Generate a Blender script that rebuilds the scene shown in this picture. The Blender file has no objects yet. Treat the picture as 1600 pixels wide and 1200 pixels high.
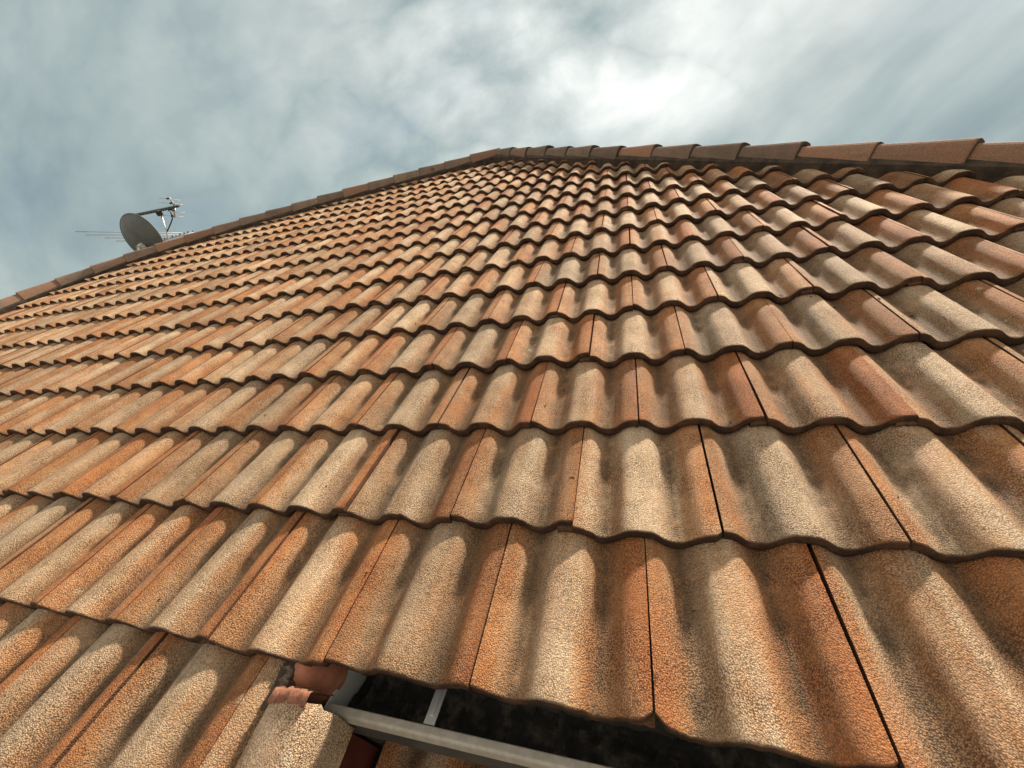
import bpy, bmesh, math, random
import numpy as np
from mathutils import Matrix, Vector

random.seed(7)
rng = np.random.default_rng(11)
C = bpy.context.scene.collection
sc = bpy.context.scene

# ------------------------------------------------------------------ camera, sky, sun, exposure
PITCH = math.radians(23.0)                      # slope of the roof
ROOF_M = Matrix.Translation((0, 0, 3.4)) @ Matrix.Rotation(PITCH, 4, 'X')   # roof frame: u along the eave, v up the slope, n off the tiles
CAM_R = np.array([[0.95578665, 0.20105803, -0.21458694],
                  [0.04178669, 0.62946715, 0.77590269],
                  [0.2910769, -0.7505643, 0.59323475]])
CAM_P = np.array([1.49088609, -0.17224987, 0.78868161])
FOC = 628.1

cam_d = bpy.data.cameras.new('camera')
cam_d.sensor_width = 36.0
cam_d.lens = FOC / 1600 * 36
cam_d.clip_start = 0.02
cam_d.clip_end = 5000
cam = bpy.data.objects.new('camera', cam_d)
C.objects.link(cam)
cm = Matrix([list(CAM_R[:, 0]) + [CAM_P[0]], list(CAM_R[:, 1]) + [CAM_P[1]], list(CAM_R[:, 2]) + [CAM_P[2]], [0, 0, 0, 1]])
cam.matrix_world = ROOF_M @ cm
sc.camera = cam

SUN_P = Vector((1.6, 3.8, 1.0)).normalized()   # towards the sun, in the roof frame
SUN_W = (ROOF_M.to_3x3() @ SUN_P).normalized()
sun_el = math.asin(SUN_W.z)
sun_d = bpy.data.lights.new('sun', 'SUN')
sun_d.energy = 4.3
sun_d.angle = math.radians(4.2)
sun_d.color = (1.0, 0.87, 0.70)
sun = bpy.data.objects.new('sun', sun_d)
C.objects.link(sun)
sun.rotation_euler = SUN_W.to_track_quat('Z', 'Y').to_euler()
sun.location = (-20, 12, 30)

sc.view_settings.view_transform = 'Standard'
sc.view_settings.look = 'None'
sc.view_settings.gamma = 1
sc.view_settings.exposure = 1.06


class NT:
    """small helper round a node tree"""
    def __init__(self, tree):
        self.t = tree
        self.n = tree.nodes
        self.l = tree.links

    def put(self, sock, v):
        if hasattr(v, 'default_value') or hasattr(v, 'is_output'):
            self.l.new(v, sock)
        elif v is not None:
            if hasattr(sock.default_value, '__len__') and not hasattr(v, '__len__'):
                v = (v, v, v)
            if hasattr(sock.default_value, '__len__') and len(sock.default_value) == 4 and len(v) == 3:
                v = (*v, 1)
            sock.default_value = v

    def math(self, op, a, b=None, c=None, clamp=False):
        n = self.n.new('ShaderNodeMath')
        n.operation = op
        n.use_clamp = clamp
        self.put(n.inputs[0], a)
        if b is not None:
            self.put(n.inputs[1], b)
        if c is not None:
            self.put(n.inputs[2], c)
        return n.outputs[0]

    def comb(self, x, y, z):
        n = self.n.new('ShaderNodeCombineXYZ')
        self.put(n.inputs[0], x); self.put(n.inputs[1], y); self.put(n.inputs[2], z)
        return n.outputs[0]

    def sep(self, v):
        n = self.n.new('ShaderNodeSeparateXYZ')
        self.put(n.inputs[0], v)
        return n.outputs

    def vmath(self, op, a, b):
        n = self.n.new('ShaderNodeVectorMath')
        n.operation = op
        self.put(n.inputs[0], a); self.put(n.inputs[1], b)
        return n.outputs[0]

    def noise(self, vec, scale, detail=4, rough=0.5, dist=0.0):
        n = self.n.new('ShaderNodeTexNoise')
        self.put(n.inputs['Vector'], vec)
        n.inputs['Scale'].default_value = scale
        n.inputs['Detail'].default_value = detail
        n.inputs['Roughness'].default_value = rough
        n.inputs['Distortion'].default_value = dist
        return n.outputs['Fac']

    def voronoi(self, vec, scale, feature='F1', out='Distance'):
        n = self.n.new('ShaderNodeTexVoronoi')
        n.feature = feature
        self.put(n.inputs['Vector'], vec)
        n.inputs['Scale'].default_value = scale
        return n.outputs[out]

    def ramp(self, fac, stops, interp='LINEAR'):
        n = self.n.new('ShaderNodeValToRGB')
        n.color_ramp.interpolation = interp
        el = n.color_ramp.elements
        while len(el) < len(stops):
            el.new(0.5)
        for e, (p, c) in zip(el, stops):
            e.position = p
            if not hasattr(c, '__len__'):
                c = (c, c, c)
            e.color = (*c[:3], 1)
        self.put(n.inputs[0], fac)
        return n.outputs[0]

    def mix(self, fac, a, b, mode='MIX'):
        n = self.n.new('ShaderNodeMix')
        n.data_type = 'RGBA'
        n.blend_type = mode
        n.clamp_factor = True
        self.put(n.inputs[0], fac)
        self.put(n.inputs[6], a)
        self.put(n.inputs[7], b)
        return n.outputs[2]

    def maprange(self, v, a, b, c=0.0, d=1.0, smooth=True):
        n = self.n.new('ShaderNodeMapRange')
        n.interpolation_type = 'SMOOTHSTEP' if smooth else 'LINEAR'
        self.put(n.inputs[0], v)
        for i, x in enumerate((a, b, c, d)):
            n.inputs[i + 1].default_value = x
        return n.outputs[0]


def build_world():
    w = bpy.data.worlds.new('World')
    sc.world = w
    w.use_nodes = True
    g = NT(w.node_tree)
    g.n.clear()
    out = g.n.new('ShaderNodeOutputWorld')
    bg = g.n.new('ShaderNodeBackground')
    g.l.new(bg.outputs[0], out.inputs[0])
    sky = g.n.new('ShaderNodeTexSky')
    sky.sky_type = 'NISHITA'
    sky.sun_disc = False
    sky.sun_elevation = sun_el
    sky.sun_rotation = math.atan2(SUN_W.x, SUN_W.y)
    tc = g.n.new('ShaderNodeTexCoord')
    x, y, z = g.sep(tc.outputs['Generated'])
    yy = g.math('MAXIMUM', y, 0.12)
    X = g.math('DIVIDE', x, yy)
    Z = g.math('DIVIDE', z, yy)
    XZ = g.comb(X, Z, 0.0)

    def blob(cx, cz, rx, rz, ang=0.0):
        ca, sa = math.cos(ang), math.sin(ang)
        dx = g.math('SUBTRACT', X, cx); dz = g.math('SUBTRACT', Z, cz)
        a = g.math('ADD', g.math('MULTIPLY', dx, ca / rx), g.math('MULTIPLY', dz, sa / rx))
        b = g.math('ADD', g.math('MULTIPLY', dx, -sa / rz), g.math('MULTIPLY', dz, ca / rz))
        r2 = g.math('ADD', g.math('MULTIPLY', a, a), g.math('MULTIPLY', b, b))
        return g.math('POWER', 2.71828, g.math('MULTIPLY', r2, -1.0))

    # warped cloud coordinates
    w1 = g.noise(g.comb(X, Z, 1.3), 2.2, 3, 0.5)
    w2 = g.noise(g.comb(X, Z, 7.7), 2.2, 3, 0.5)
    Xw = g.math('ADD', X, g.math('MULTIPLY', g.math('SUBTRACT', w1, 0.5), 0.16))
    Zw = g.math('ADD', Z, g.math('MULTIPLY', g.math('SUBTRACT', w2, 0.5), 0.16))
    broad = g.noise(g.comb(Xw, g.math('MULTIPLY', Zw, 1.9), 0.0), 1.9, 5, 0.5)
    puffs = g.noise(g.comb(Xw, g.math('MULTIPLY', Zw, 1.35), 3.1), 5.5, 8, 0.57, 0.0)
    # streaks that rise to the upper right
    sa = math.radians(37)
    s1 = g.math('ADD', g.math('MULTIPLY', Xw, math.cos(sa)), g.math('MULTIPLY', Zw, math.sin(sa)))
    s2 = g.math('ADD', g.math('MULTIPLY', Xw, -math.sin(sa)), g.math('MULTIPLY', Zw, math.cos(sa)))
    streak = g.noise(g.comb(g.math('MULTIPLY', s1, 1.2), g.math('MULTIPLY', s2, 5.5), 5.0), 1.7, 4, 0.45, 0.0)

    L = 0.46                                           # general overcast level
    right = g.maprange(X, -0.05, 0.35)
    mid = blob(-0.12, 0.48, 0.55, 0.42)
    lum = g.math('ADD', L, g.math('MULTIPLY', blob(-0.03, 0.40, 0.12, 0.09), 0.12))
    for (cx, cz, rx, rz, an, am) in ((-0.12, 0.46, 0.60, 0.36, 0, 0.25), (0.12, 0.29, 0.12, 0.09, 0.4, 0.14), (-0.22, 0.26, 0.24, 0.07, 0.2, 0.10), (-0.7, 0.5, 0.4, 0.25, 0.2, 0.05),
                                     (0.34, 0.46, 0.30, 0.12, 0.62, 0.20), (0.62, 0.36, 0.3, 0.07, 0.5, 0.06), (0.56, 0.13, 0.36, 0.12, 0.1, -0.20), (0.28, 0.22, 0.26, 0.06, 0.62, -0.08),
                                     (-1.85, 0.42, 0.55, 0.26, -0.1, -0.10), (-1.0, 0.24, 0.6, 0.14, -0.15, -0.06), (-1.15, 0.70, 0.35, 0.22, 0, 0.03),
                                     (0.80, 0.08, 0.3, 0.05, 0, 0.05), (-2.3, 0.2, 0.5, 0.09, -0.3, 0.05)):
        lum = g.math('ADD', lum, g.math('MULTIPLY', blob(cx, cz, rx, rz, an), am))
    lum = g.math('ADD', lum, g.math('MULTIPLY', g.math('SUBTRACT', broad, 0.5), 0.26))
    bil = g.noise(g.comb(Xw, g.math('MULTIPLY', Zw, 1.5), 9.4), 2.9, 3, 0.42, 0.0)
    bil = g.math('POWER', g.math('MULTIPLY', g.math('ABSOLUTE', g.math('SUBTRACT', bil, 0.5)), 3.2), 0.75)
    midl = g.math('MULTIPLY', g.math('ADD', 0.20, mid), g.math('SUBTRACT', 1.0, g.math('MULTIPLY', right, 0.45)))
    lum = g.math('ADD', lum, g.math('MULTIPLY', g.math('MULTIPLY', g.math('SUBTRACT', bil, 0.42), midl), 0.40))
    lum = g.math('ADD', lum, g.math('MULTIPLY', g.math('MULTIPLY', g.math('SUBTRACT', puffs, 0.5), midl), 0.95))
    lum = g.math('ADD', lum, g.math('MULTIPLY', g.math('MULTIPLY', g.math('SUBTRACT', streak, 0.5), right), 0.66))
    col = g.ramp(lum, [(0.0, (0.14, 0.20, 0.24)), (0.30, (0.275, 0.360, 0.385)), (0.46, (0.405, 0.490, 0.487)), (0.62, (0.57, 0.635, 0.615)),
                       (0.78, (0.74, 0.80, 0.77)), (1.0, (1.05, 1.07, 1.03))])
    # warm fill glow added to the unseen sky overhead and behind the standpoint
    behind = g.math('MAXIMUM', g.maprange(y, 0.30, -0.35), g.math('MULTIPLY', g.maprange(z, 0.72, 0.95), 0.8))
    fill_glow = g.mix(g.maprange(g.noise(tc.outputs['Generated'], 3.0, 5, 0.55), 0.3, 0.7), (0.78, 0.72, 0.62), (1.45, 1.32, 1.12))
    col = g.mix(behind, col, fill_glow)
    low = g.maprange(z, 0.0, -0.08)
    col = g.mix(g.math('MULTIPLY', low, 0.6), col, (0.30, 0.33, 0.33))
    skyc = g.vmath('MULTIPLY', sky.outputs[0], (0.10, 0.10, 0.10))
    gap = g.math('MULTIPLY', g.maprange(broad, 0.50, 0.30), 0.18)
    gap = g.math('ADD', gap, 0.05)
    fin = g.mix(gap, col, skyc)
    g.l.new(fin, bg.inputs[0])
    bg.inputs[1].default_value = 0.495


build_world()

# ------------------------------------------------------------------ materials
MATS = {}


def new_mat(name):
    m = bpy.data.materials.new(name)
    m.use_nodes = True
    g = NT(m.node_tree)
    b = g.n['Principled BSDF']
    MATS[name] = m
    return m, g, b


def bump(g, b, height, dist, strength=1.0, prev=None):
    n = g.n.new('ShaderNodeBump')
    n.inputs['Strength'].default_value = strength
    n.inputs['Distance'].default_value = dist
    g.put(n.inputs['Height'], height)
    if prev is not None:
        g.l.new(prev, n.inputs['Normal'])
    g.l.new(n.outputs[0], b.inputs['Normal'])
    return n.outputs[0]


def geo_pos(g):
    return g.n.new('ShaderNodeNewGeometry').outputs['Position']


def attr(g, name):
    n = g.n.new('ShaderNodeAttribute')
    n.attribute_name = name
    return n


def grain(g, b, pos, amount=1.0):
    """sanded concrete: rounded grains a few millimetres wide; returns 0..1 value per spot"""
    wob = g.noise(pos, 120, 2, 0.5)
    vec = g.vmath('ADD', pos, g.vmath('MULTIPLY', g.comb(wob, wob, wob), (0.0012, 0.0012, 0.0012)))
    v = g.voronoi(vec, 375, 'F1')
    fine = g.noise(pos, 480, 3, 0.65)
    mid = g.noise(pos, 110, 3, 0.55)
    h = g.math('SUBTRACT', g.math('ADD', g.math('MULTIPLY', fine, 1.0), g.math('MULTIPLY', mid, 0.40)), g.math('MULTIPLY', v, 1.2))
    bump(g, b, h, 0.0030 * amount, 1.0)
    cell = g.sep(g.voronoi(vec, 375, 'F1', 'Color'))[0]
    fine = g.math('ADD', g.math('MULTIPLY', fine, 0.55), g.math('MULTIPLY', cell, 0.45))
    return v, fine, mid


def build_tile_mat():
    m, g, b = new_mat('sanded_concrete_tile')
    pos = geo_pos(g)
    uv = g.n.new('ShaderNodeUVMap'); uv.uv_map = 'uv'
    u, v, _ = g.sep(uv.outputs[0])
    t = g.sep(attr(g, 'tint').outputs['Vector'])
    off = g.math('MULTIPLY', t[0], 83.0)
    off2 = g.math('MULTIPLY', t[1], 57.0)
    # pigment thrown on in stripes that run down the slope
    stripe = g.noise(g.comb(g.math('ADD', g.math('MULTIPLY', u, 5.0), off), g.math('ADD', g.math('MULTIPLY', v, 0.45), off2), 0.0), 1.0, 3, 0.55)
    stripe2 = g.noise(g.comb(g.math('ADD', g.math('MULTIPLY', u, 4.0), off2), g.math('ADD', g.math('MULTIPLY', v, 0.55), off), 4.0), 1.0, 3, 0.55)
    base_u = g.ramp(u, [(0.0, 0.56), (0.10, 0.46), (0.24, 0.36), (0.38, 0.14), (0.54, 0.10), (0.66, 0.46), (0.80, 0.70), (1.0, 0.84)])
    w = g.math('ADD', base_u, g.math('MULTIPLY', g.math('SUBTRACT', stripe, 0.5), 1.5))
    w = g.math('ADD', w, g.math('MULTIPLY', g.math('SUBTRACT', t[2], 0.5), 0.34))
    patch = g.noise(pos, 14, 4, 0.6)
    w = g.math('ADD', w, g.math('MULTIPLY', g.math('SUBTRACT', patch, 0.5), 0.60))
    v_, fine, mid = grain(g, b, pos)
    speck = g.noise(pos, 260, 2, 0.6)
    w = g.math('ADD', w, g.math('MULTIPLY', g.math('SUBTRACT', speck, 0.5), 0.38), clamp=True)
    col = g.ramp(w, [(0.0, (0.63, 0.47, 0.315)), (0.22, (0.585, 0.395, 0.240)), (0.45, (0.545, 0.300, 0.152)), (0.66, (0.50, 0.228, 0.090)), (1.0, (0.45, 0.158, 0.050))])
    grey = g.maprange(stripe2, 0.52, 0.72)
    col = g.mix(g.math('MULTIPLY', grey, 0.45), col, (0.35, 0.235, 0.135))
    pink = g.maprange(stripe2, 0.44, 0.26)
    col = g.mix(g.math('MULTIPLY', pink, 0.35), col, (0.56, 0.33, 0.235))
    bright = g.math('ADD', 0.70, g.math('MULTIPLY', t[1], 0.32))
    col = g.mix(1.0, col, g.comb(bright, bright, bright), 'MULTIPLY')
    # grime settled along the pans of the tile
    pan = g.ramp(u, [(0.0, 0.0), (0.12, 0.15), (0.22, 1.0), (0.31, 0.35), (0.40, 0.0), (0.58, 0.0), (0.66, 0.55), (0.72, 1.0), (0.80, 0.25), (0.90, 0.0)])
    dn = g.noise(pos, 22, 5, 0.62)
    dn2 = g.noise(g.vmath('ADD', pos, (7.0, 3.0, 1.0)), 5, 3, 0.5)
    dirt = g.math('MULTIPLY', pan, g.maprange(g.math('ADD', dn, g.math('MULTIPLY', dn2, 0.5)), 0.40, 0.80))
    col = g.mix(g.math('MULTIPLY', dirt, 0.90), col, (0.125, 0.080, 0.043))
    lich = g.maprange(g.noise(g.vmath('ADD', pos, (2.0, 9.0, 4.0)), 46, 4, 0.7), 0.66, 0.74)
    col = g.mix(g.math('MULTIPLY', lich, g.math('ADD', 0.22, g.math('MULTIPLY', pan, 0.4))), col, (0.06, 0.052, 0.034))
    # the hollows between grains are dark paste
    pit = g.maprange(v_, 0.34, 0.66)
    worn = g.maprange(g.noise(g.vmath('ADD', pos, (3.3, 1.1, 6.2)), 8.0, 4, 0.6), 0.36, 0.62, 0.35, 1.0)
    col = g.mix(g.math('MULTIPLY', pit, worn), col, g.mix(1.0, col, (0.38, 0.33, 0.28), 'MULTIPLY'))
    gr = g.math('ADD', 0.38, g.math('MULTIPLY', fine, 1.28))
    col = g.mix(1.0, col, g.comb(gr, gr, gr), 'MULTIPLY')
    # worn pits, pale lichen rosettes and rain streaks below the laps
    pv = g.voronoi(g.vmath('ADD', pos, (1.7, 0.3, 5.1)), 24)
    pr = g.noise(pos, 11, 2, 0.5)
    spot = g.math('MULTIPLY', g.maprange(pv, 0.085, 0.045), g.maprange(pr, 0.56, 0.62))
    col = g.mix(g.math('MULTIPLY', spot, 0.85), col, (0.035, 0.028, 0.018))
    lv = g.voronoi(g.vmath('ADD', g.vmath('ADD', pos, (4.2, 8.8, 2.1)), g.vmath('MULTIPLY', g.comb(dn, dn2, dn), (0.02, 0.02, 0.02))), 13)
    ros = g.math('MULTIPLY', g.maprange(lv, 0.16, 0.09), g.maprange(g.noise(pos, 3.1, 2, 0.5), 0.56, 0.66))
    col = g.mix(g.math('MULTIPLY', ros, g.maprange(fine, 0.35, 0.6, 0.0, 0.7)), col, (0.52, 0.49, 0.38))
    run = g.noise(g.comb(g.math('ADD', g.math('MULTIPLY', u, 16.0), off), g.math('MULTIPLY', v, 0.6), off2), 1.0, 4, 0.6)
    head = g.maprange(v, 0.35, 1.0)
    wet = g.math('MULTIPLY', g.maprange(run, 0.52, 0.70), g.math('ADD', 0.20, g.math('MULTIPLY', head, 0.16)))
    col = g.mix(wet, col, (0.15, 0.095, 0.052))
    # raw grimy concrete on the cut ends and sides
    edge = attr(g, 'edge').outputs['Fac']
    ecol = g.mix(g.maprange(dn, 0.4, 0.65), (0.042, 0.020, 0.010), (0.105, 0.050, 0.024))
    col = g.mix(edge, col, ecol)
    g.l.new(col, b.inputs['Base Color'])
    b.inputs['Roughness'].default_value = 0.82
    b.inputs['Specular IOR Level'].default_value = 0.35
    return m


def build_cap_mat():
    m, g, b = new_mat('weathered_ridge_concrete')
    pos = geo_pos(g)
    t = g.sep(attr(g, 'tint').outputs['Vector'])
    v_, fine, mid = grain(g, b, pos)
    n1 = g.noise(pos, 6, 5, 0.6)
    w = g.math('ADD', n1, g.math('MULTIPLY', g.math('SUBTRACT', t[0], 0.5), 0.55))
    w = g.math('ADD', w, g.math('MULTIPLY', g.math('SUBTRACT', g.noise(pos, 55, 4, 0.7), 0.5), 0.7))
    col = g.ramp(w, [(0.22, (0.155, 0.112, 0.082)), (0.5, (0.235, 0.155, 0.108)), (0.75, (0.29, 0.155, 0.095))])
    bright = g.math('ADD', 0.8, g.math('MULTIPLY', t[1], 0.4))
    col = g.mix(1.0, col, g.comb(bright, bright, bright), 'MULTIPLY')
    lich = g.maprange(g.noise(pos, 30, 4, 0.7), 0.62, 0.72)
    col = g.mix(g.math('MULTIPLY', lich, 0.5), col, (0.07, 0.055, 0.04))
    pale = g.maprange(g.noise(g.vmath('ADD', pos, (5., 1., 2.)), 16, 3, 0.6), 0.735, 0.77)
    col = g.mix(g.math('MULTIPLY', pale, 0.7), col, (0.45, 0.42, 0.36))
    gr = g.math('ADD', 0.38, g.math('MULTIPLY', fine, 1.28))
    col = g.mix(1.0, col, g.comb(gr, gr, gr), 'MULTIPLY')
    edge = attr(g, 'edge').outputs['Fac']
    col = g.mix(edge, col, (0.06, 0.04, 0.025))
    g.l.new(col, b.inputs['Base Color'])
    b.inputs['Roughness'].default_value = 0.88
    return m


def simple_mat(name, c1, c2, scale=8.0, rough=0.7, metallic=0.0, bscale=60, bdist=0.002, lo=0.35, hi=0.65):
    m, g, b = new_mat(name)
    pos = geo_pos(g)
    n = g.noise(pos, scale, 5, 0.6)
    g.l.new(g.mix(g.maprange(n, lo, hi), c1, c2), b.inputs['Base Color'])
    b.inputs['Roughness'].default_value = rough
    b.inputs['Metallic'].default_value = metallic
    if bdist:
        bump(g, b, g.noise(pos, bscale, 5, 0.6), bdist)
    return m


TILE = build_tile_mat()
CAP = build_cap_mat()
MORTAR = simple_mat('dark_bedding_mortar', (0.022, 0.014, 0.008), (0.056, 0.036, 0.022), 14, 0.95, 0, 45, 0.008)
POINTING = simple_mat('terracotta_pointing', (0.25, 0.088, 0.044), (0.35, 0.14, 0.078), 26, 0.75, 0, 120, 0.0016)
TORN = simple_mat('cracked_pointing', (0.17, 0.064, 0.034), (0.27, 0.115, 0.066), 45, 0.9, 0, 140, 0.003)
DECK = simple_mat('roof_underlay', (0.03, 0.025, 0.02), (0.05, 0.04, 0.03), 5, 0.95, 0, 40, 0.002)
GUTTER = simple_mat('grey_painted_steel', (0.27, 0.245, 0.20), (0.33, 0.30, 0.25), 60, 0.55, 0.0, 25, 0.0003)
GUTTER_IN = simple_mat('gutter_silt', (0.014, 0.012, 0.010), (0.085, 0.074, 0.058), 30, 0.95, 0, 70, 0.012, 0.45, 0.75)
GALV = simple_mat('galvanised_steel', (0.42, 0.43, 0.42), (0.56, 0.57, 0.55), 20, 0.4, 0.6, 40, 0.0003)
FASCIA = simple_mat('dark_fascia_trough_shade', (0.035, 0.032, 0.028), (0.06, 0.055, 0.045), 12, 0.7, 0, 30, 0.001)
WALLM = simple_mat('rendered_wall', (0.42, 0.36, 0.28), (0.48, 0.41, 0.32), 3, 0.9, 0, 60, 0.002)
DISH = simple_mat('dish_grey_paint', (0.074, 0.084, 0.084), (0.098, 0.108, 0.106), 6, 0.5, 0, 20, 0.0004)
BLACK = simple_mat('black_plastic', (0.010, 0.010, 0.012), (0.022, 0.022, 0.024), 20, 0.5, 0, 40, 0.0003)
ALU = simple_mat('aluminium_tube', (0.36, 0.38, 0.39), (0.46, 0.47, 0.47), 10, 0.55, 0.15, 30, 0.0002)
GROUND = simple_mat('dry_ground', (0.025, 0.032, 0.014), (0.055, 0.050, 0.030), 0.4, 0.95, 0, 4, 0.03)


# ------------------------------------------------------------------ building helpers
def mesh_obj(name, verts, faces, mats, parent=None, smooth=True, loc=(0, 0, 0), uv=None, tint=None, edge=None, midx=None):
    me = bpy.data.meshes.new(name)
    me.from_pydata([tuple(map(float, v)) for v in verts], [], faces)
    for mm in (mats if isinstance(mats, (list, tuple)) else [mats]):
        me.materials.append(mm)
    if uv is not None:
        lay = me.uv_layers.new(name='uv')
        li = np.zeros(len(me.loops), dtype=np.int32)
        me.loops.foreach_get('vertex_index', li)
        lay.data.foreach_set('uv', np.asarray(uv, np.float32)[li].ravel())
    if tint is not None:
        a = me.attributes.new('tint', 'FLOAT_VECTOR', 'POINT')
        a.data.foreach_set('vector', np.asarray(tint, np.float32).ravel())
    if edge is not None:
        a = me.attributes.new('edge', 'FLOAT', 'POINT')
        a.data.foreach_set('value', np.asarray(edge, np.float32))
    if midx is not None:
        me.polygons.foreach_set('material_index', np.asarray(midx, np.int32))
    me.polygons.foreach_set('use_smooth', [smooth] * len(me.polygons))
    me.update()
    o = bpy.data.objects.new(name, me)
    C.objects.link(o)
    o.location = loc
    if parent is not None:
        o.parent = parent
    return o


def empty(name, m=None, parent=None):
    o = bpy.data.objects.new(name, None)
    C.objects.link(o)
    o.empty_display_size = 0.2
    if m is not None:
        o.matrix_world = m
    if parent is not None:
        o.parent = parent
    return o


def tag(o, label=None, cat=None, group=None, kind=None):
    if label: o['label'] = label
    if cat: o['category'] = cat
    if group: o['group'] = group
    if kind: o['kind'] = kind
    return o


class MB:
    """collects tubes, boxes and sheets, then links them as one mesh object"""
    def __init__(self):
        self.v, self.f = [], []

    def add(self, v, f):
        n = len(self.v)
        self.v += [Vector(x) for x in v]
        self.f += [tuple(i + n for i in q) for q in f]

    def tube(self, pts, r, seg=8, cap=True):
        pts = [Vector(p) for p in pts]
        rs = r if hasattr(r, '__len__') else [r] * len(pts)
        ring = []
        d0 = (pts[1] - pts[0]).normalized()
        a = d0.orthogonal().normalized()
        for i, p in enumerate(pts):
            d = (pts[min(i + 1, len(pts) - 1)] - pts[max(i - 1, 0)]).normalized()
            a = (a - d * a.dot(d)).normalized()
            b = d.cross(a)
            ring += [p + (a * math.cos(2 * math.pi * k / seg) + b * math.sin(2 * math.pi * k / seg)) * rs[i] for k in range(seg)]
        f = []
        for i in range(len(pts) - 1):
            for k in range(seg):
                f.append((i * seg + k, i * seg + (k + 1) % seg, (i + 1) * seg + (k + 1) % seg, (i + 1) * seg + k))
        if cap:
            f.append(tuple(range(seg - 1, -1, -1)))
            f.append(tuple((len(pts) - 1) * seg + k for k in range(seg)))
        self.add(ring, f)

    def box(self, c, sx, sy, sz, M=None):
        c = Vector(c)
        v = []
        for x in (-.5, .5):
            for y in (-.5, .5):
                for z in (-.5, .5):
                    d = Vector((x * sx, y * sy, z * sz))
                    v.append(c + (M @ d if M is not None else d))
        self.add(v, [(0, 1, 3, 2), (4, 6, 7, 5), (0, 4, 5, 1), (2, 3, 7, 6), (0, 2, 6, 4), (1, 5, 7, 3)])

    def extrude(self, prof, u0, u1):
        """closed profile of (v, n) pairs carried along u"""
        n = len(prof)
        v = [(u0, a, b) for a, b in prof] + [(u1, a, b) for a, b in prof]
        f = [(i, (i + 1) % n, n + (i + 1) % n, n + i) for i in range(n)]
        f += [tuple(range(n - 1, -1, -1)), tuple(range(n, 2 * n))]
        self.add(v, f)

    def build(self, name, mat, parent=None, smooth=False, bevel=0.0):
        o = mesh_obj(name, self.v, self.f, mat, parent, smooth)
        bm = bmesh.new(); bm.from_mesh(o.data)
        bmesh.ops.recalc_face_normals(bm, faces=bm.faces)
        bm.to_mesh(o.data); bm.free()
        if bevel:
            md = o.modifiers.new('soft_edges', 'BEVEL')
            md.width = bevel; md.segments = 2; md.limit_method = 'ANGLE'
        return o


def project(p):
    q = CAM_R @ (np.asarray(p, float) - CAM_P)
    if -q[2] < 0.05:
        return None
    return 800 + FOC * q[0] / -q[2], 600 - FOC * q[1] / -q[2]


# ------------------------------------------------------------------ the roof
GAUGE, COVER, DEPTH, THICK, FALL = 0.3226, 0.300, 0.0340, 0.0270, 0.0295
U_STEP = 0.75                      # the eave steps up here: tiles run on below to its left only
roof = empty('tiled_roof', ROOF_M)
tag(roof, 'large hipped roof of mottled orange and cream rolled concrete tiles above the grey gutter', 'roof', kind='thing')

HIP_N = 0.090                                                  # ridge tiles stand this far off the tile crests
HIP_K = (CAM_P[2] - HIP_N) / (CAM_P[2] - 0.17)
APEX = CAM_P[:2] + HIP_K * (np.array([0.042, 5.113]) - CAM_P[:2])
RIGHT_DIR = np.array([0.683, -0.7305])                        # right hip, going down
HIPV = np.array([5.113, 4.95, 4.64, 4.38, 4.08, 3.74, 3.26, 2.70, 2.25, 1.5, 0.4, -1.0, -2.5])
HIPU = np.array([0.042, -0.45, -1.25, -2.007, -2.733, -3.37, -3.86, -4.17, -4.37, -4.62, -4.9, -5.2, -5.45])
HIPV = CAM_P[1] + HIP_K * (HIPV - CAM_P[1])
HIPU = CAM_P[0] + HIP_K * (HIPU - CAM_P[0])


HV = np.linspace(HIPV[0], HIPV[-1], 900)
HU = np.polyval(np.polyfit(HIPV, HIPU, 6), HV)             # smooth curve of the left hip


def hip_sides(u, v):
    """signed distances inside the two hips (positive = on this slope), and the local inward normals"""
    nr = np.array([RIGHT_DIR[1], -RIGHT_DIR[0]])              # points to the left of the right hip
    dr = (np.array([u, v]) - APEX) @ nr
    q = int(np.argmin((HU - u) ** 2 + (HV - v) ** 2))
    a, b = max(q - 6, 0), min(q + 6, len(HU) - 1)
    d = np.array([HU[b] - HU[a], HV[b] - HV[a]]); d /= np.linalg.norm(d)
    nl = np.array([-d[1], d[0]])
    pl = np.array([HU[q], HV[q]])
    dl = (np.array([u, v]) - pl) @ nl
    return dr, nr, dl, nl, pl


def profile(u):
    """height of the rolled top face, crest at zero"""
    c = np.cos(2 * np.pi * (np.asarray(u) + 0.010) / 0.150)
    lo, hi = np.tanh(1.15 * (-1 + 0.38)), np.tanh(1.15 * (1 + 0.38))
    f = (np.tanh(1.15 * (c + 0.38)) - lo) / (hi - lo)
    return DEPTH * (f - 1)


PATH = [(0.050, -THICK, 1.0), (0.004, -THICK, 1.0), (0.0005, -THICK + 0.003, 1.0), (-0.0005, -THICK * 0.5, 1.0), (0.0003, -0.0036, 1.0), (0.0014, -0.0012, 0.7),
        (0.0045, -0.0002, 0.0), (0.016, 0, 0), (0.05, 0, 0), (0.11, 0, 0), (0.18, 0, 0), (0.25, 0, 0), (0.32, 0, 0), (0.385, 0, 0)]


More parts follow.
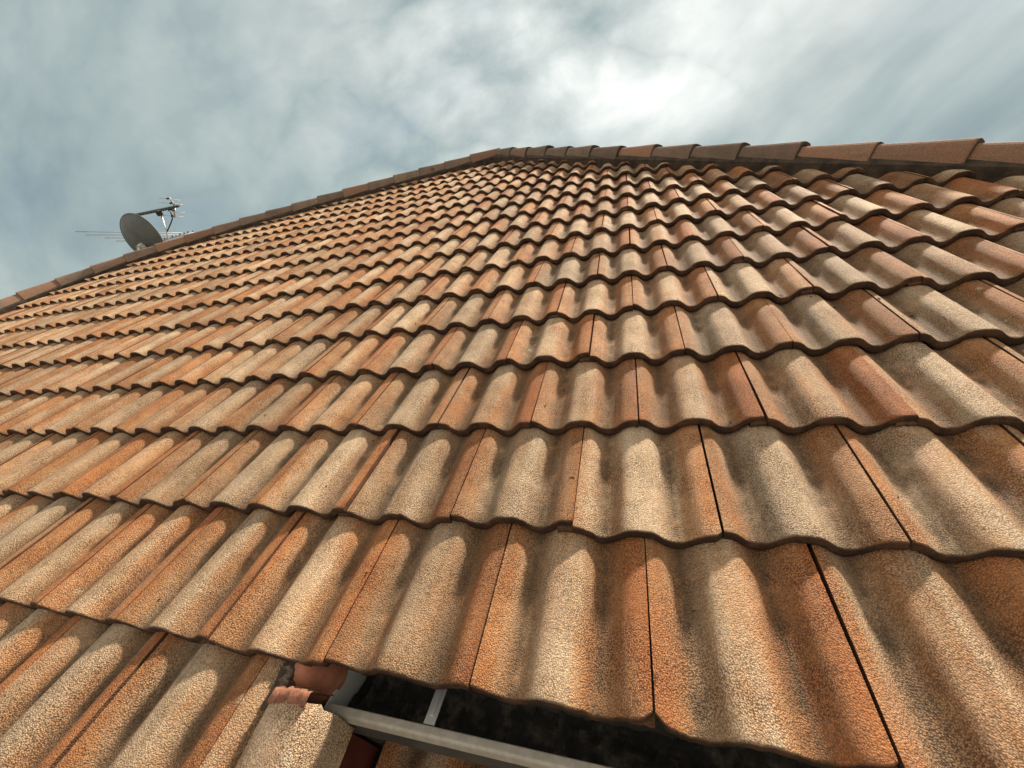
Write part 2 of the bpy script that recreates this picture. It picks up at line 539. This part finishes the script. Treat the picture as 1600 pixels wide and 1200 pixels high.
def tile_geometry(k, i, nu=34, chips=None):
    """one tile at course k, place i: verts in roof coordinates, faces, uv, tint, edge"""
    r = np.random.default_rng((k + 40) * 1000 + int(i * 2) + 500)
    tint = r.random(3)
    du, dv, dn = r.normal(0, 0.0013), r.normal(0, 0.0032), r.normal(0, 0.0011)
    rot = r.normal(0, 0.0045)
    lean = r.normal(0, 0.006)
    gap = 0.0024 + abs(r.normal(0, 0.0009))
    us = np.linspace(0.0012, COVER - gap, nu)
    su = np.concatenate([[us[0]], us, [us[-1]]])
    rag = np.convolve(r.normal(0, 1, nu + 10), np.ones(3) / 3, 'same')[5:5 + nu] * 0.0011
    rag += np.convolve(r.normal(0, 1, nu + 10), np.ones(7) / 7, 'same')[5:5 + nu] * 0.0016
    chips = list(chips or [])
    if r.random() < 0.30:
        chips.append((0.0 if r.random() < 0.5 else COVER - gap, r.uniform(0.006, 0.016), r.uniform(0.004, 0.011)))
    for _ in range(int(r.random() < 0.35) + int(r.random() < 0.15)):
        chips.append((r.uniform(0.02, 0.28), r.uniform(0.005, 0.012), r.uniform(0.002, 0.005)))
    V, UV, E, F = [], [], [], []
    for (s, n, e) in PATH:
        for j, u in enumerate(us):
            front = max(0.0, 1 - max(s, 0) / 0.012)
            ss = s + front * rag[j]
            nn = n
            if chips:
                for (cu, cw, cd) in chips:
                    q = max(0.0, 1 - abs(u - cu) / cw)
                    if q > 0 and s < 0.05 and n > -THICK + 0.001:
                        ss = s + q * cd * max(0, 1 - s / 0.05)
                    elif q > 0 and s < 0.05:
                        ss = s + q * cd * 0.6
            h = float(profile(u)) + nn - FALL * ss / GAUGE
            if s > 0.01:
                h += 0.0004 * r.normal()
            V.append((u, ss, h)); UV.append((u / COVER, ss / GAUGE)); E.append(e)
    m = len(PATH)
    for a in range(m - 1):
        for j in range(nu - 1):
            p = a * nu + j
            F.append((p, p + 1, p + nu + 1, p + nu))
    # sides, so each tile reads as a slab
    for j, flip in ((0, True), (nu - 1, False)):
        top = [a * nu + j for a in range(4, m)]
        base = len(V)
        for a in top:
            x, y, z = V[a]
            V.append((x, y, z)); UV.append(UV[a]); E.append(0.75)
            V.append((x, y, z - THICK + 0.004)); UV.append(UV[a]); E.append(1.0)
        for q in range(len(top) - 1):
            f = (base + 2 * q, base + 2 * q + 1, base + 2 * q + 3, base + 2 * q + 2)
            F.append(f[::-1] if flip else f)
    # interlock lip that runs under the neighbour's edge
    base = len(V)
    lu = np.linspace(-0.036, -0.0005, 7)
    for (s, n) in ((0.3, -0.0280), (0.003, -0.0283), (0.0022, -0.0148), (0.3, -0.0148)):
        for u in lu:
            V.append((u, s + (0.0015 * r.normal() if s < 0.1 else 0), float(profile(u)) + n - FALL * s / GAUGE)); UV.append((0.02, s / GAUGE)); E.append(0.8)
    for a in range(3):
        for j in range(6):
            p = base + a * 7 + j
            F.append((p, p + 1, p + 8, p + 7))
    V = np.array(V)
    ca, sa = math.cos(rot), math.sin(rot)
    x = V[:, 0] - 0.15; y = V[:, 1] - 0.15
    V[:, 0] = x * ca - y * sa + 0.15 + du; V[:, 1] = x * sa + y * ca + 0.15 + dv; V[:, 2] += dn + lean * x
    V += np.array([i * COVER, k * GAUGE, 0.0])
    return V, F, np.array(UV), np.tile(tint, (len(V), 1)), np.array(E)


def clip_geometry(V, F, UV, T, E, planes):
    """cut a tile along hip lines; planes are (point, inward normal) in roof coordinates"""
    bm = bmesh.new()
    lu = bm.verts.layers.float_vector.new('uvp'); lt = bm.verts.layers.float_vector.new('tnt'); le = bm.verts.layers.float.new('edg')
    vs = []
    for k in range(len(V)):
        v = bm.verts.new(V[k]); v[lu] = (UV[k][0], UV[k][1], 0); v[lt] = T[k]; v[le] = E[k]
        vs.append(v)
    for f in F:
        try:
            bm.faces.new([vs[q] for q in f])
        except ValueError:
            pass
    for p, n in planes:
        bmesh.ops.bisect_plane(bm, geom=bm.verts[:] + bm.edges[:] + bm.faces[:], plane_co=(p[0], p[1], 0), plane_no=(-n[0], -n[1], 0), clear_outer=True, dist=1e-6)
    bm.verts.index_update()
    V2 = np.array([v.co[:] for v in bm.verts]); UV2 = np.array([v[lu][:2] for v in bm.verts]); T2 = np.array([v[lt][:] for v in bm.verts]); E2 = np.array([v[le] for v in bm.verts])
    F2 = [tuple(v.index for v in f.verts) for f in bm.faces]
    bm.free()
    return V2, F2, UV2, T2, E2


tiles = []
for k in range(-5, 17):
    for h in range(-44, 40):
        i = h / 2
        if (h % 2 == 0) != (k % 2 == 0):
            continue
        u0, v0 = i * COVER, k * GAUGE
        if k < 0 and u0 + 0.01 > U_STEP + 0.02:
            continue
        if u0 > 6.2:
            continue
        planes, drop = [], False
        cu, cv = u0 + 0.15, v0 + 0.19
        dr, nr, dl, nl, pl = hip_sides(cu, cv)
        pr = APEX
        for d, n, p in ((dr, nr, pr), (dl, nl, pl)):
            if d < -0.27:
                drop = True
            elif d < 0.40:
                planes.append((p + n * 0.03, n))
        if drop:
            continue
        # how large it shows
        pts = [project((u0 + a, v0 + b, 0)) for a in (0, 0.3) for b in (0, GAUGE)]
        if any(p is None for p in pts):
            area = 0
        else:
            xs = [min(max(p[0], 0), 1600) for p in pts]; ys = [min(max(p[1], 0), 1200) for p in pts]
            a, b_, c, d = [(x, y) for x, y in zip(xs, ys)]
            poly = [a, c, d, b_]
            area = 0.5 * abs(sum(poly[q][0] * poly[(q + 1) % 4][1] - poly[(q + 1) % 4][0] * poly[q][1] for q in range(4)))
        tiles.append((area, k, i, planes))
tiles.sort(key=lambda t: -t[0])
CHIPS = {(0, 4): [(0.297, 0.016, 0.012)], (0, 5): [(0.0, 0.018, 0.016)], (0, 6): [(0.26, 0.012, 0.005)]}
rest = [[], [], [], [], []]
nrest = 0
for rank, (area, k, i, planes) in enumerate(tiles):
    geo = tile_geometry(k, i, 44 if rank < 40 else (34 if rank < 160 else 26), CHIPS.get((k, int(i))) if k == 0 else None)
    if k == -1 and abs(i - 2.5) < 0.01:
        planes = planes + [(np.array([0.812, 0]), np.array([-1.0, 0.0]))]      # only a strip of this tile shows beside the verge
    if k < -1 and abs(i * COVER + 0.15 - U_STEP) < 0.16 and i * COVER + 0.3 > 0.812:
        planes = planes + [(np.array([0.812, 0]), np.array([-1.0, 0.0]))]
    if planes:
        geo = clip_geometry(*geo, planes)
    V, F, UV, T, E = geo
    if len(F) == 0:
        continue
    if rank < 100:
        o0 = np.array([i * COVER, k * GAUGE, 0.0])
        mesh_obj('roof_tile', V - o0, F, TILE, roof, True, o0, UV, T, E)
    else:
        rest[0].append(V); rest[1] += [tuple(q + nrest for q in f) for f in F]
        rest[2].append(UV); rest[3].append(T); rest[4].append(E)
        nrest += len(V)
field = mesh_obj('tile_field', np.concatenate(rest[0]), rest[1], TILE, roof, True, (0, 0, 0), np.concatenate(rest[2]), np.concatenate(rest[3]), np.concatenate(rest[4]))
tag(field, kind='stuff')

# underlay beneath this slope and the slopes beyond the hips
TP, SPI, CPI = math.tan(PITCH), math.sin(PITCH), math.cos(PITCH)
dk = MB()
low = -1.75
gu = [0.9, 6.4]
dl_pts = [(HU[q] + 0.05, HV[q] - 0.05, -0.09) for q in range(len(HU) - 1, 0, -60) if HV[q] > -1.7]
dpts = [(APEX[0], APEX[1] - 0.05, -0.09), (APEX[0] + RIGHT_DIR[0] * 7.8, APEX[1] + RIGHT_DIR[1] * 7.8, -0.09), (0.80, 0.06, -0.09), (0.80, -1.7, -0.09)] + dl_pts
dk.add(dpts, [tuple(range(len(dpts)))])
dk.build('roof_underlay', DECK, roof)


def far_slope(name, line, outward):
    """corrugated tile surface of a slope beyond a hip, falling away from the hip line"""
    line = np.array(line); outward = np.array(outward)
    sg = np.concatenate([[0], np.cumsum(np.hypot(*np.diff(line, axis=0).T))])
    nu_, nv_ = 220, 34
    V, F, UV, T, E = [], [], [], [], []
    for p in range(nu_ + 1):
        t = p / nu_ * sg[-1]
        base = np.array([np.interp(t, sg, line[:, 0]), np.interp(t, sg, line[:, 1]), 0.0])
        for q in range(nv_ + 1):
            s = q / nv_
            w = base + outward * (0.05 + s * 4.2)
            dz = float(profile(t)) - 0.024 * (1 - (q % 2))
            V.append((w[0], w[1], w[2] + dz)); UV.append(((t * 2.5) % 1, (s * 13) % 1)); T.append((0.4, 0.5, 0.5)); E.append(0.0)
    for p in range(nu_):
        for q in range(nv_):
            k0 = p * (nv_ + 1) + q
            F.append((k0, k0 + 1, k0 + nv_ + 2, k0 + nv_ + 1))
    return mesh_obj(name, V, F, TILE, roof, True, (0, 0, 0), UV, T, E)


far_slope('roof_slope', [APEX, APEX + RIGHT_DIR * 7.5], (0.62, 0.55, -0.50))
far_slope('roof_slope', np.stack([HU, HV], 1)[::10], (-0.55, 0.62, -0.50))


def hip_line(name, centres, side_sign, drop=0.017):
    """mortar bed with the ridge tiles laid over it; centres: points going down the hip, ridge top at n = HIP_N"""
    cs = [np.array(c) for c in centres]
    bed = MB()
    ring = []
    for j, c in enumerate(cs):
        d = cs[min(j + 1, len(cs) - 1)] - cs[max(j - 1, 0)]
        d = d / np.linalg.norm(d)
        e = np.array([d[1], -d[0]]) * side_sign       # in-plane, towards this slope
        wv = 0.006 * math.sin(j * 1.7) + 0.004 * math.sin(j * 0.9 + 1)
        ring.append([(c[0] + e[0] * a, c[1] + e[1] * a, b + (wv if q in (1, 2) else 0)) for q, (a, b) in enumerate(((0.070 + wv, -0.07), (0.062 + wv, 0.024), (0.050 + wv, 0.042), (0.0, 0.052), (-0.08, 0.01), (-0.11, -0.12)))])
    n = 6
    V = [p for r in ring for p in r]
    F = []
    for j in range(len(ring) - 1):
        for q in range(n - 1):
            F.append((j * n + q, j * n + q + 1, (j + 1) * n + q + 1, (j + 1) * n + q))
    bedo = mesh_obj(name, V, F, MORTAR, roof, False)
    # ridge tiles
    tilt = math.radians(16)
    for j in range(len(cs) - 1):
        c0, c1 = cs[j], cs[j + 1]
        d = c1 - c0
        L = np.linalg.norm(d); d = d / L
        e = np.array([d[1], -d[0]]) * side_sign
        rr = np.random.default_rng(900 + j + int(side_sign * 7) + 20)
        D = np.array([d[0], d[1], 0.0]); Ein = np.array([e[0], e[1], 0.0]); N = np.array([0, 0, 1.0])
        A = math.cos(tilt) * N - math.sin(tilt) * Ein
        S = math.cos(tilt) * Ein + math.sin(tilt) * N
        prof = [(0.074, -0.055), (0.072, -0.049), (0.048, -0.026), (0.022, -0.007), (0.008, -0.001), (-0.008, -0.001), (-0.022, -0.007), (-0.050, -0.028), (-0.086, -0.064), (-0.090, -0.076)]
        tint = rr.random(3)
        lift = rr.normal(0, 0.003); skew = rr.normal(0, 0.007)
        V, E, F = [], [], []
        stations = [(-0.06, 0.012 - drop * 1.55, 1.0), (L * 0.5, 0.012 - drop * 0.72, 1.0), (L - 0.012, 0.012, 1.0), (L - 0.002, 0.0115, 0.5), (L, 0.008, 0.0), (L, -0.012, 0.0), (L - 0.05, -0.012, 0.0)]
        top0 = np.array([c0[0], c0[1], HIP_N])
        for si, (t, up, cl) in enumerate(stations):
            for (a, b) in prof:
                k_ = 1.0 if si < 5 else 0.97
                V.append(top0 + D * t + S * (a * k_ + skew * t / L) + A * (b + up + lift))
                E.append(0.0 if cl == 1.0 else (0.5 if cl == 0.5 else 1.0))
        n_ = len(prof)
        for si in range(len(stations) - 1):
            for q in range(n_ - 1):
                p = si * n_ + q
                F.append((p, p + 1, p + n_ + 1, p + n_))
        # closed long edges
        base = len(V)
        for q in (0, n_ - 1):
            for si in range(3):
                V.append(np.array(V[si * n_ + q])); E.append(0.3)
                V.append(np.array(V[si * n_ + q]) - A * 0.012); E.append(0.8)
            b0 = base + (0 if q == 0 else 6)
            for si in range(2):
                F.append((b0 + 2 * si, b0 + 2 * si + 1, b0 + 2 * si + 3, b0 + 2 * si + 2))
        V = np.array(V)
        o0 = np.array([c0[0], c0[1], 0.0])
        mesh_obj('ridge_tile', V - o0, F, CAP, bedo, False, o0, None, np.tile(tint, (len(V), 1)), E)
        # keep the lower arris crisp
    return bedo


# right hip: ridge tiles every 0.38 m
t0 = 0.02
rc = [APEX + RIGHT_DIR * (t0 + 0.345 * HIP_K * j) for j in range(0, 17)]
hip_line('hip_ridge', rc, -1.0)
# left hip, spaced as the ridge tiles sit in view
seg = np.concatenate([[0], np.cumsum(np.hypot(np.diff(HU), np.diff(HV)))])
lc = [np.array([np.interp(s, seg, HU), np.interp(s, seg, HV)]) for s in np.arange(0.02, 9.0, 0.315 * HIP_K)]
hip_line('hip_ridge', lc, 1.0, 0.012)
# small lump of mortar left on a ridge tile of the left hip

RM3 = ROOF_M.to_3x3()
UP = np.array([0.0, SPI, CPI])                 # true vertical, in the roof frame
OUT = np.array([0.0, -CPI, SPI])               # level, away from the house


def sight(x, y, dist):
    """point at a distance from the standpoint along a bearing, in the roof frame"""
    d = CAM_R.T @ np.array([(x - 800) / FOC, (600 - y) / FOC, -1.0])
    return Vector(CAM_P + d / np.linalg.norm(d) * dist)


lump = MB()
lc_p = sight(674, 257, 5.75)
lr = []
for a in range(5):
    for b in range(8):
        ph = math.pi * 0.5 * a / 4; th = 2 * math.pi * b / 8
        q = 1 + 0.25 * math.sin(3 * th + a)
        lr.append((lc_p.x + 0.028 * q * math.cos(ph) * math.cos(th), lc_p.y + 0.024 * q * math.cos(ph) * math.sin(th), 0.088 + 0.050 * math.sin(ph)))
lump.add(lr, [(a * 8 + b, a * 8 + (b + 1) % 8, (a + 1) * 8 + (b + 1) % 8, (a + 1) * 8 + b) for a in range(4) for b in range(8)])
lump.build('mortar_lump', CAP, roof, True)

# verge tile beside the end of the gutter
vp = [(0.797, -0.060), (0.799, -0.040), (0.812, -0.026), (0.835, -0.015), (0.870, -0.004), (0.905, 0.004), (0.930, 0.007), (0.941, 0.004), (0.947, -0.004), (0.950, -0.016), (0.953, -0.06), (0.955, -0.10), (0.957, -0.135)]
V, UV, E = [], [], []
vs_ = [-0.064, -0.070, -0.10, -0.15, -0.22, -0.30, -0.38, -0.46]
rr = np.random.default_rng(5)
for q, v in enumerate(vs_):
    for j, (a, b) in enumerate(vp):
        V.append((a - 0.018 * (a - 0.797) / 0.15 + (a - 0.87) * 0.10 * (-v) + 0.001 * rr.normal(), v + (0.003 * rr.normal() if q == 0 else 0), b + 0.012 * v + (-0.006 if q == 0 else 0) + 0.0006 * rr.normal()))
        UV.append((0.36 + 0.16 * j / len(vp), v / GAUGE)); E.append(0.0)
nv = len(vp)
F = [(q * nv + j, q * nv + j + 1, (q + 1) * nv + j + 1, (q + 1) * nv + j) for q in range(len(vs_) - 1) for j in range(nv - 1)]
vt = mesh_obj('verge_tile', V, F, TILE, roof, True, (0, 0, 0), UV, np.tile([0.31, 0.8, 0.1], (len(V), 1)), E)
bm = bmesh.new(); bm.from_mesh(vt.data); bmesh.ops.recalc_face_normals(bm, faces=bm.faces)
if sum(f.normal.z for f in bm.faces) < 0:
    bmesh.ops.reverse_faces(bm, faces=bm.faces)
bm.to_mesh(vt.data); bm.free()

bw = MB()
bw.extrude([(-0.068, -0.125), (-1.6, -0.14), (-1.6, -0.34), (-0.068, -0.34)], 0.80, 0.895)
RED = simple_mat('dark_red_paint', (0.055, 0.008, 0.005), (0.085, 0.014, 0.008), 20, 0.6, 0, 40, 0.0005)
bw.build('verge_board', RED, roof)
bk = MB()
bk.extrude([(0.45, -0.23), (-0.060, -0.23), (-0.060, -0.42), (0.45, -0.42)], 0.70, 0.91)
bk.build('gap_shade_block', DECK, roof)  # dark block added to fill the open gap, standing in for its shade

# smooth pointing packed under the eave tile, torn at its lower edge
V, F = [], []
na, nb = 18, 28
for a in range(na + 1):
    ph = math.pi * 0.55 * a / na
    for b in range(nb):
        th = 2 * math.pi * b / nb
        k_ = 1 + 0.03 * math.sin(2 * th + 0.6) + 0.015 * math.sin(5 * th)
        V.append((0.826 + 0.056 * k_ * math.sin(ph) * math.cos(th), -0.004 + 0.052 * k_ * math.sin(ph) * math.sin(th), -0.112 + 0.074 * math.cos(ph)))
F = [(a * nb + b, a * nb + (b + 1) % nb, (a + 1) * nb + (b + 1) % nb, (a + 1) * nb + b) for a in range(na) for b in range(nb)]
pl = mesh_obj('pointing_plug', V, F, POINTING, roof, True)
rr = np.random.default_rng(3)
V, F = [], []
nu_ = 30
for j in range(nu_ + 1):
    u = 0.800 + (0.916 - 0.800) * j / nu_
    zt = float(np.interp(u, [p[0] for p in vp[:10]], [p[1] for p in vp[:10]]))
    bulge = 0.5 + 0.5 * math.sin(6.5 * (u - 0.80) / 0.145 * 1.3 + 0.3)
    f0 = -0.069 - 0.006 * bulge - 0.0022 * rr.normal() - (0.003 if u > 0.90 else 0.0)
    t0_ = -0.050 - 0.0015 * rr.normal()
    for (v, n) in ((f0, zt - 0.002), (f0 + 0.001, zt + 0.006), (f0 + 0.010, zt + 0.008 + 0.0006 * rr.normal()), (t0_ - 0.004, zt + 0.007 + 0.0012 * rr.normal()), (t0_, zt + 0.001), (t0_ + 0.012, -0.06)):
        V.append((u, v, n))
for j in range(nu_):
    for q in range(5):
        p = j * 6 + q
        F.append((p, p + 6, p + 7, p + 1))
to = mesh_obj('cracked_pointing', V, F, TORN, roof, True)
# rough bedding where the verge meets the course above
V, F = [], []
for j in range(15):
    for q in range(9):
        u = 0.768 + 0.065 * q / 8; v = -0.085 + 0.085 * j / 14
        V.append((u + 0.002 * rr.normal(), v, -0.062 + 0.026 * math.sin(math.pi * q / 8) + 0.003 * rr.normal()))
F = [(j * 9 + q, j * 9 + q + 1, (j + 1) * 9 + q + 1, (j + 1) * 9 + q) for j in range(14) for q in range(8)]
mesh_obj('bedding_mortar', V, F, MORTAR, roof, True)

# fascia board behind the gutter
fb = MB()
p0 = np.array([0.0, 0.085, -0.075])
pf = [p0, p0 - UP * 0.20, p0 - UP * 0.20 - OUT * 0.025, p0 - OUT * 0.025]
fb.extrude([(p[1], p[2]) for p in pf], 0.93, 5.0)
fb.build('fascia_board', FASCIA, roof)

# ------------------------------------------------------------------ gutter under the eave
gutter = empty('gutter', ROOF_M @ Matrix.Translation((0.879, -0.056, -0.10)))
tag(gutter, 'grey metal eaves gutter with dark silt inside, under the lowest tiles', 'gutter')


def gp(o, z):
    p = OUT * o + UP * z
    return (p[1], p[2])


GL = 4.1
bead = MB()
bead.extrude([gp(0, 0), gp(0.003, -0.004), gp(0.004, -0.016), gp(0.001, -0.0205), gp(-0.012, -0.0215), gp(-0.015, -0.018), gp(-0.016, -0.003), gp(-0.013, 0.0005)], 0, GL)
bead.build('bead', GUTTER, gutter, False, 0.0015)
tr = MB()
tr.extrude([gp(-0.010, -0.022), gp(-0.0115, -0.022), gp(-0.0135, -0.066), gp(-0.024, -0.076), gp(-0.105, -0.076), gp(-0.130, -0.066), gp(-0.130, -0.002), gp(-0.132, -0.002),
            gp(-0.132, -0.067), gp(-0.106, -0.078), gp(-0.023, -0.078), gp(-0.012, -0.067)], 0.001, GL)
tr.build('trough', FASCIA, gutter)  # dark tone paints in the shade below the bead
ec = MB()
ec.extrude([gp(-0.0005, -0.001), gp(0.003, -0.020), gp(-0.010, -0.030), gp(-0.011, -0.068), gp(-0.023, -0.0795), gp(-0.107, -0.0795), gp(-0.1335, -0.068), gp(-0.1335, 0.006), gp(-0.06, 0.006)], -0.0035, -0.0005)
ec.build('end_cap', simple_mat('lit_grey_paint', (0.36, 0.36, 0.34), (0.44, 0.44, 0.42), 9, 0.5, 0, 25, 0.0004), gutter)  # grey lightened to paint in the light falling on the end cap
# silt lies along the bottom
V, F = [], []
ns = 220
for j in range(ns + 1):
    u = 0.004 + (GL - 0.01) * (j / ns) ** 1.6
    for q in range(7):
        o = -0.0145 - 0.114 * q / 6
        z = -0.062 + 0.012 * math.sin(u * 9 + q) * 0.5 + 0.006 * rr.normal() + (0.012 if q in (0, 6) else 0)
        a, b = gp(o, z)
        V.append((u, a, b))
F = [(j * 7 + q, (j + 1) * 7 + q, (j + 1) * 7 + q + 1, j * 7 + q + 1) for j in range(ns) for q in range(6)]
mesh_obj('silt', V, F, GUTTER_IN, gutter, True)
br = MB()
br.extrude([gp(-0.0165, -0.003), gp(-0.0165, -0.001), gp(-0.030, 0.001), gp(-0.128, 0.018), gp(-0.128, 0.016), gp(-0.030, -0.001)], -0.011, 0.011)
br.extrude([gp(-0.030, 0.0014), gp(-0.030, 0.0040), gp(-0.114, 0.019), gp(-0.114, 0.0166)], -0.0035, 0.0035)
b0 = br.build('bracket', GALV, gutter)
b0.location = (0.222, 0, 0)
for x in (0.92, 1.62, 2.32):
    c = b0.copy(); C.objects.link(c); c.parent = gutter; c.location = (x, 0, 0)

# ------------------------------------------------------------------ lower roof seen beneath the gutter
LOW_N = -0.30
lower = empty('lower_roof', ROOF_M @ Matrix.Translation((1.065, 0, LOW_N)))
tag(lower, 'shaded lower roof of cream and red concrete tiles beneath the grey gutter', 'roof', kind='thing')
for k in range(-4, 1):
    for j in (range(-1, 9) if k % 2 == 0 else range(-1, 9)):
        i = j + (0.5 if k % 2 else 0)
        if k % 2 and j == -1:
            pass
        V, F, UV, T, E = tile_geometry(k, i, 24)
        pts = [(np.array([-0.155, 0]), np.array([1.0, 0.0]))] if i < 0 else None
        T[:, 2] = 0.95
        if pts:
            V, F, UV, T, E = clip_geometry(V, F, UV, T, E, pts)
        if not F:
            continue
        mid = V.mean(0)
        o0 = np.array([i * COVER, k * GAUGE, 0.0])
        mesh_obj('roof_tile', V - o0, F, TILE, lower, True, o0, UV, T, E)
ld = MB()
ld.extrude([(0.45, -0.075), (-1.5, -0.075), (-1.5, -0.10), (0.45, -0.10)], -0.27, 3.6)
ld.build('roof_underlay', DECK, lower)

# ------------------------------------------------------------------ windblown bits lying on the tiles
db_ = MB()
rr = np.random.default_rng(77)
for q in range(70):
    u, v = rr.uniform(-2.6, 3.4), rr.uniform(0.02, 3.6) ** 1.0
    if q < 30:
        u, v = rr.uniform(0.2, 2.4), rr.uniform(0.02, 1.6)
    if hip_sides(u, v)[0] < 0.3:
        continue
    s_ = v % GAUGE
    k_ = int(v // GAUGE)
    uu = (u - (0.15 if k_ % 2 else 0.0)) % COVER
    h = float(profile(uu)) - FALL * s_ / GAUGE + 0.002
    L_, w_ = rr.uniform(0.004, 0.012), rr.uniform(0.0015, 0.004)
    M_ = Matrix.Rotation(rr.uniform(0, 6.28), 3, 'Z') @ Matrix.Rotation(rr.normal(0, 0.3), 3, 'Y')
    db_.box((u, v, h), L_, w_, 0.002, M_)
dbo = db_.build('leaf_litter', simple_mat('dry_leaf_bits', (0.018, 0.012, 0.007), (0.06, 0.035, 0.018), 40, 0.9, 0, 40, 0))
dbo.matrix_world = ROOF_M
tag(dbo, 'scattered dark bits of dry leaf and twig on the tiles', 'litter', kind='stuff')

# ------------------------------------------------------------------ ground
gm = MB()
gm.add([(-2500, -2500, 0), (2500, -2500, 0), (2500, 2500, 0), (-2500, 2500, 0)], [(0, 1, 2, 3)])
go = gm.build('ground', GROUND)
tag(go, kind='structure')

# ------------------------------------------------------------------ satellite dish beyond the left hip
dc = Vector(CAM_P) + 0.889 * (Vector((-7.632, 6.107, -0.105)) - Vector(CAM_P))
dn = Vector((-0.037, 0.994, -0.105)).normalized()      # the way the dish faces, away from us
da = Vector((1, 0, 0)); da = (da - dn * da.dot(dn)).normalized()
db = dn.cross(da).normalized()
if db.dot(Vector(UP)) < 0:
    db = -db
dish = empty('satellite_dish', ROOF_M @ Matrix.Translation(dc))
tag(dish, 'dark grey round satellite dish seen from behind, beyond the sloping hip of the roof', 'satellite dish')
R_ = 0.40
V, F = [], []
prof = [(0.0, -0.085), (0.10, -0.080), (0.20, -0.064), (0.30, -0.038), (0.37, -0.012), (0.385, -0.004), (0.396, -0.006), (0.402, 0.004), (0.398, 0.012), (0.385, 0.010), (0.30, -0.026), (0.20, -0.052), (0.10, -0.068), (0.0, -0.073)]
sg = 56
for (r, h) in prof:
    for s in range(sg):
        th = 2 * math.pi * s / sg
        V.append(da * (max(r, 1e-4) * math.cos(th)) + db * (max(r, 1e-4) * math.sin(th)) + dn * h)
F = [(a * sg + s, a * sg + (s + 1) % sg, (a + 1) * sg + (s + 1) % sg, (a + 1) * sg + s) for a in range(len(prof) - 1) for s in range(sg)]
ro = mesh_obj('reflector', V, F, DISH, dish, True)
bm = bmesh.new(); bm.from_mesh(ro.data); bmesh.ops.remove_doubles(bm, verts=bm.verts, dist=0.0005); bmesh.ops.recalc_face_normals(bm, faces=bm.faces); bm.to_mesh(ro.data); bm.free()
mk = MB()
mk.tube([dn * -0.075 - db * 0.10, dn * -0.16 - db * 0.13], 0.035, 10)
mk.box(dn * -0.13 - db * 0.155 + da * 0.02, 0.15, 0.06, 0.10)
mk.box(dn * -0.13 - db * 0.175 - da * 0.07, 0.05, 0.08, 0.05)
mk.build('mount_bracket', GALV, dish)
mp = MB()
mp.tube([dn * -0.16 - db * 0.13, dn * -0.16 - db * 0.13 - Vector(UP) * 0.28, dn * -0.05 - db * 0.13 - Vector(UP) * 1.0], 0.021, 10)
mp.build('mount_pole', GALV, dish)
am = MB()
am.tube([dn * 0.0 - db * 0.385, dn * 0.36 - db * 0.30], 0.012, 8)
am.build('feed_arm', GALV, dish)
lb = MB()
lb.tube([dn * 0.36 - db * 0.30 + Vector(UP) * 0.0, dn * 0.33 - db * 0.24, dn * 0.27 - db * 0.20], [0.02, 0.03, 0.035], 10)
lb.build('feed_horn', GALV, dish)

# ------------------------------------------------------------------ television antenna beyond the left hip
AD = 10.3
ab = sight(262, 378, AD)
ant = empty('television_antenna', ROOF_M @ Matrix.Translation(ab))
tag(ant, 'thin television antenna with black toothed boom and long pale rods behind the dish', 'antenna')
S_ = lambda x, y, d=AD: sight(x, y, d) - ab


def rod(name, pts, r, mat, parent=ant, seg=6):
    m = MB(); m.tube(pts, r, seg)
    return m.build(name, mat, parent, True)


rod('mast', [S_(251.5, 334.5), S_(260.3, 363), S_(266, 384), S_(272, 410)], 0.014, GALV)
rod('cable', [S_(266.5, 331.7), S_(268.6, 337), S_(269.3, 342), S_(267, 348.5), S_(263, 357.5), S_(260.6, 363)], 0.010, BLACK)
hb = MB(); hb.box(S_(248.8, 333), 0.07, 0.07, 0.09); hb.build('clamp', BLACK, ant)
yb = MB()
y0_, y1_ = S_(204, 337.5, AD + 0.5), S_(279.5, 322, AD - 0.15)
yb.tube([y0_, y1_], 0.020, 6)
ax = (y1_ - y0_).normalized()
tk = Vector(UP).cross(ax).normalized()
tk = (tk * 0.8 + Vector(UP) * 0.42).normalized()
for q in range(19):
    c = y0_.lerp(y1_, 0.02 + 0.93 * q / 18)
    yb.tube([c - tk * 0.105, c + tk * 0.105], 0.012, 5)
yb.tube([S_(262, 328), S_(268, 327.5), S_(273.5, 330)], 0.016, 6)
yb.build('director_boom', BLACK, ant, True)
rf = rod('reflector_arm', [S_(264, 308), S_(272.8, 321.5)], 0.014, ALU)
rf2 = rod('reflector_arm', [S_(273.2, 324), S_(272.4, 340)], 0.014, GALV)
for (a, b, par) in (((247.7, 309.2), (281.5, 313), rf), ((248.5, 316), (286, 319.8), rf), ((262, 330.2), (288.5, 332.3), rf2), ((253, 336), (287.5, 339.3), rf2)):
    rod('reflector_rod', [S_(*a), S_(*b)], 0.0045, ALU, par)
for (x, y) in ((262, 310.2), (267, 317.5), (269, 337.6)):
    m = MB(); m.box(S_(x, y), 0.03, 0.03, 0.03); m.build('rod_clamp', BLACK, ant)
vb = rod('long_rod_boom', [S_(248, 377, AD + .05), S_(303, 363, AD + .05)], 0.012, ALU)
for (a, b) in (((118, 361.7), (290, 364.2)), ((134, 367), (283, 367.3)), ((164, 371.7), (270, 371.6)), ((181, 376.6), (259, 376))):
    rod('long_rod', [S_(*a, AD + 0.05), S_(*b, AD + 0.05)], 0.0065, ALU)
for (x, y) in ((257, 373.5), (263, 371.3), (269, 369.5), (275, 368.5), (281, 366.5), (287.5, 365), (293.5, 363.5), (301.5, 362.5)):
    m = MB(); m.tube([S_(x, y + 2.0, AD + .05), S_(x, y - 2.2, AD + .05)], 0.011, 5); m.build('insulator', BLACK, vb)
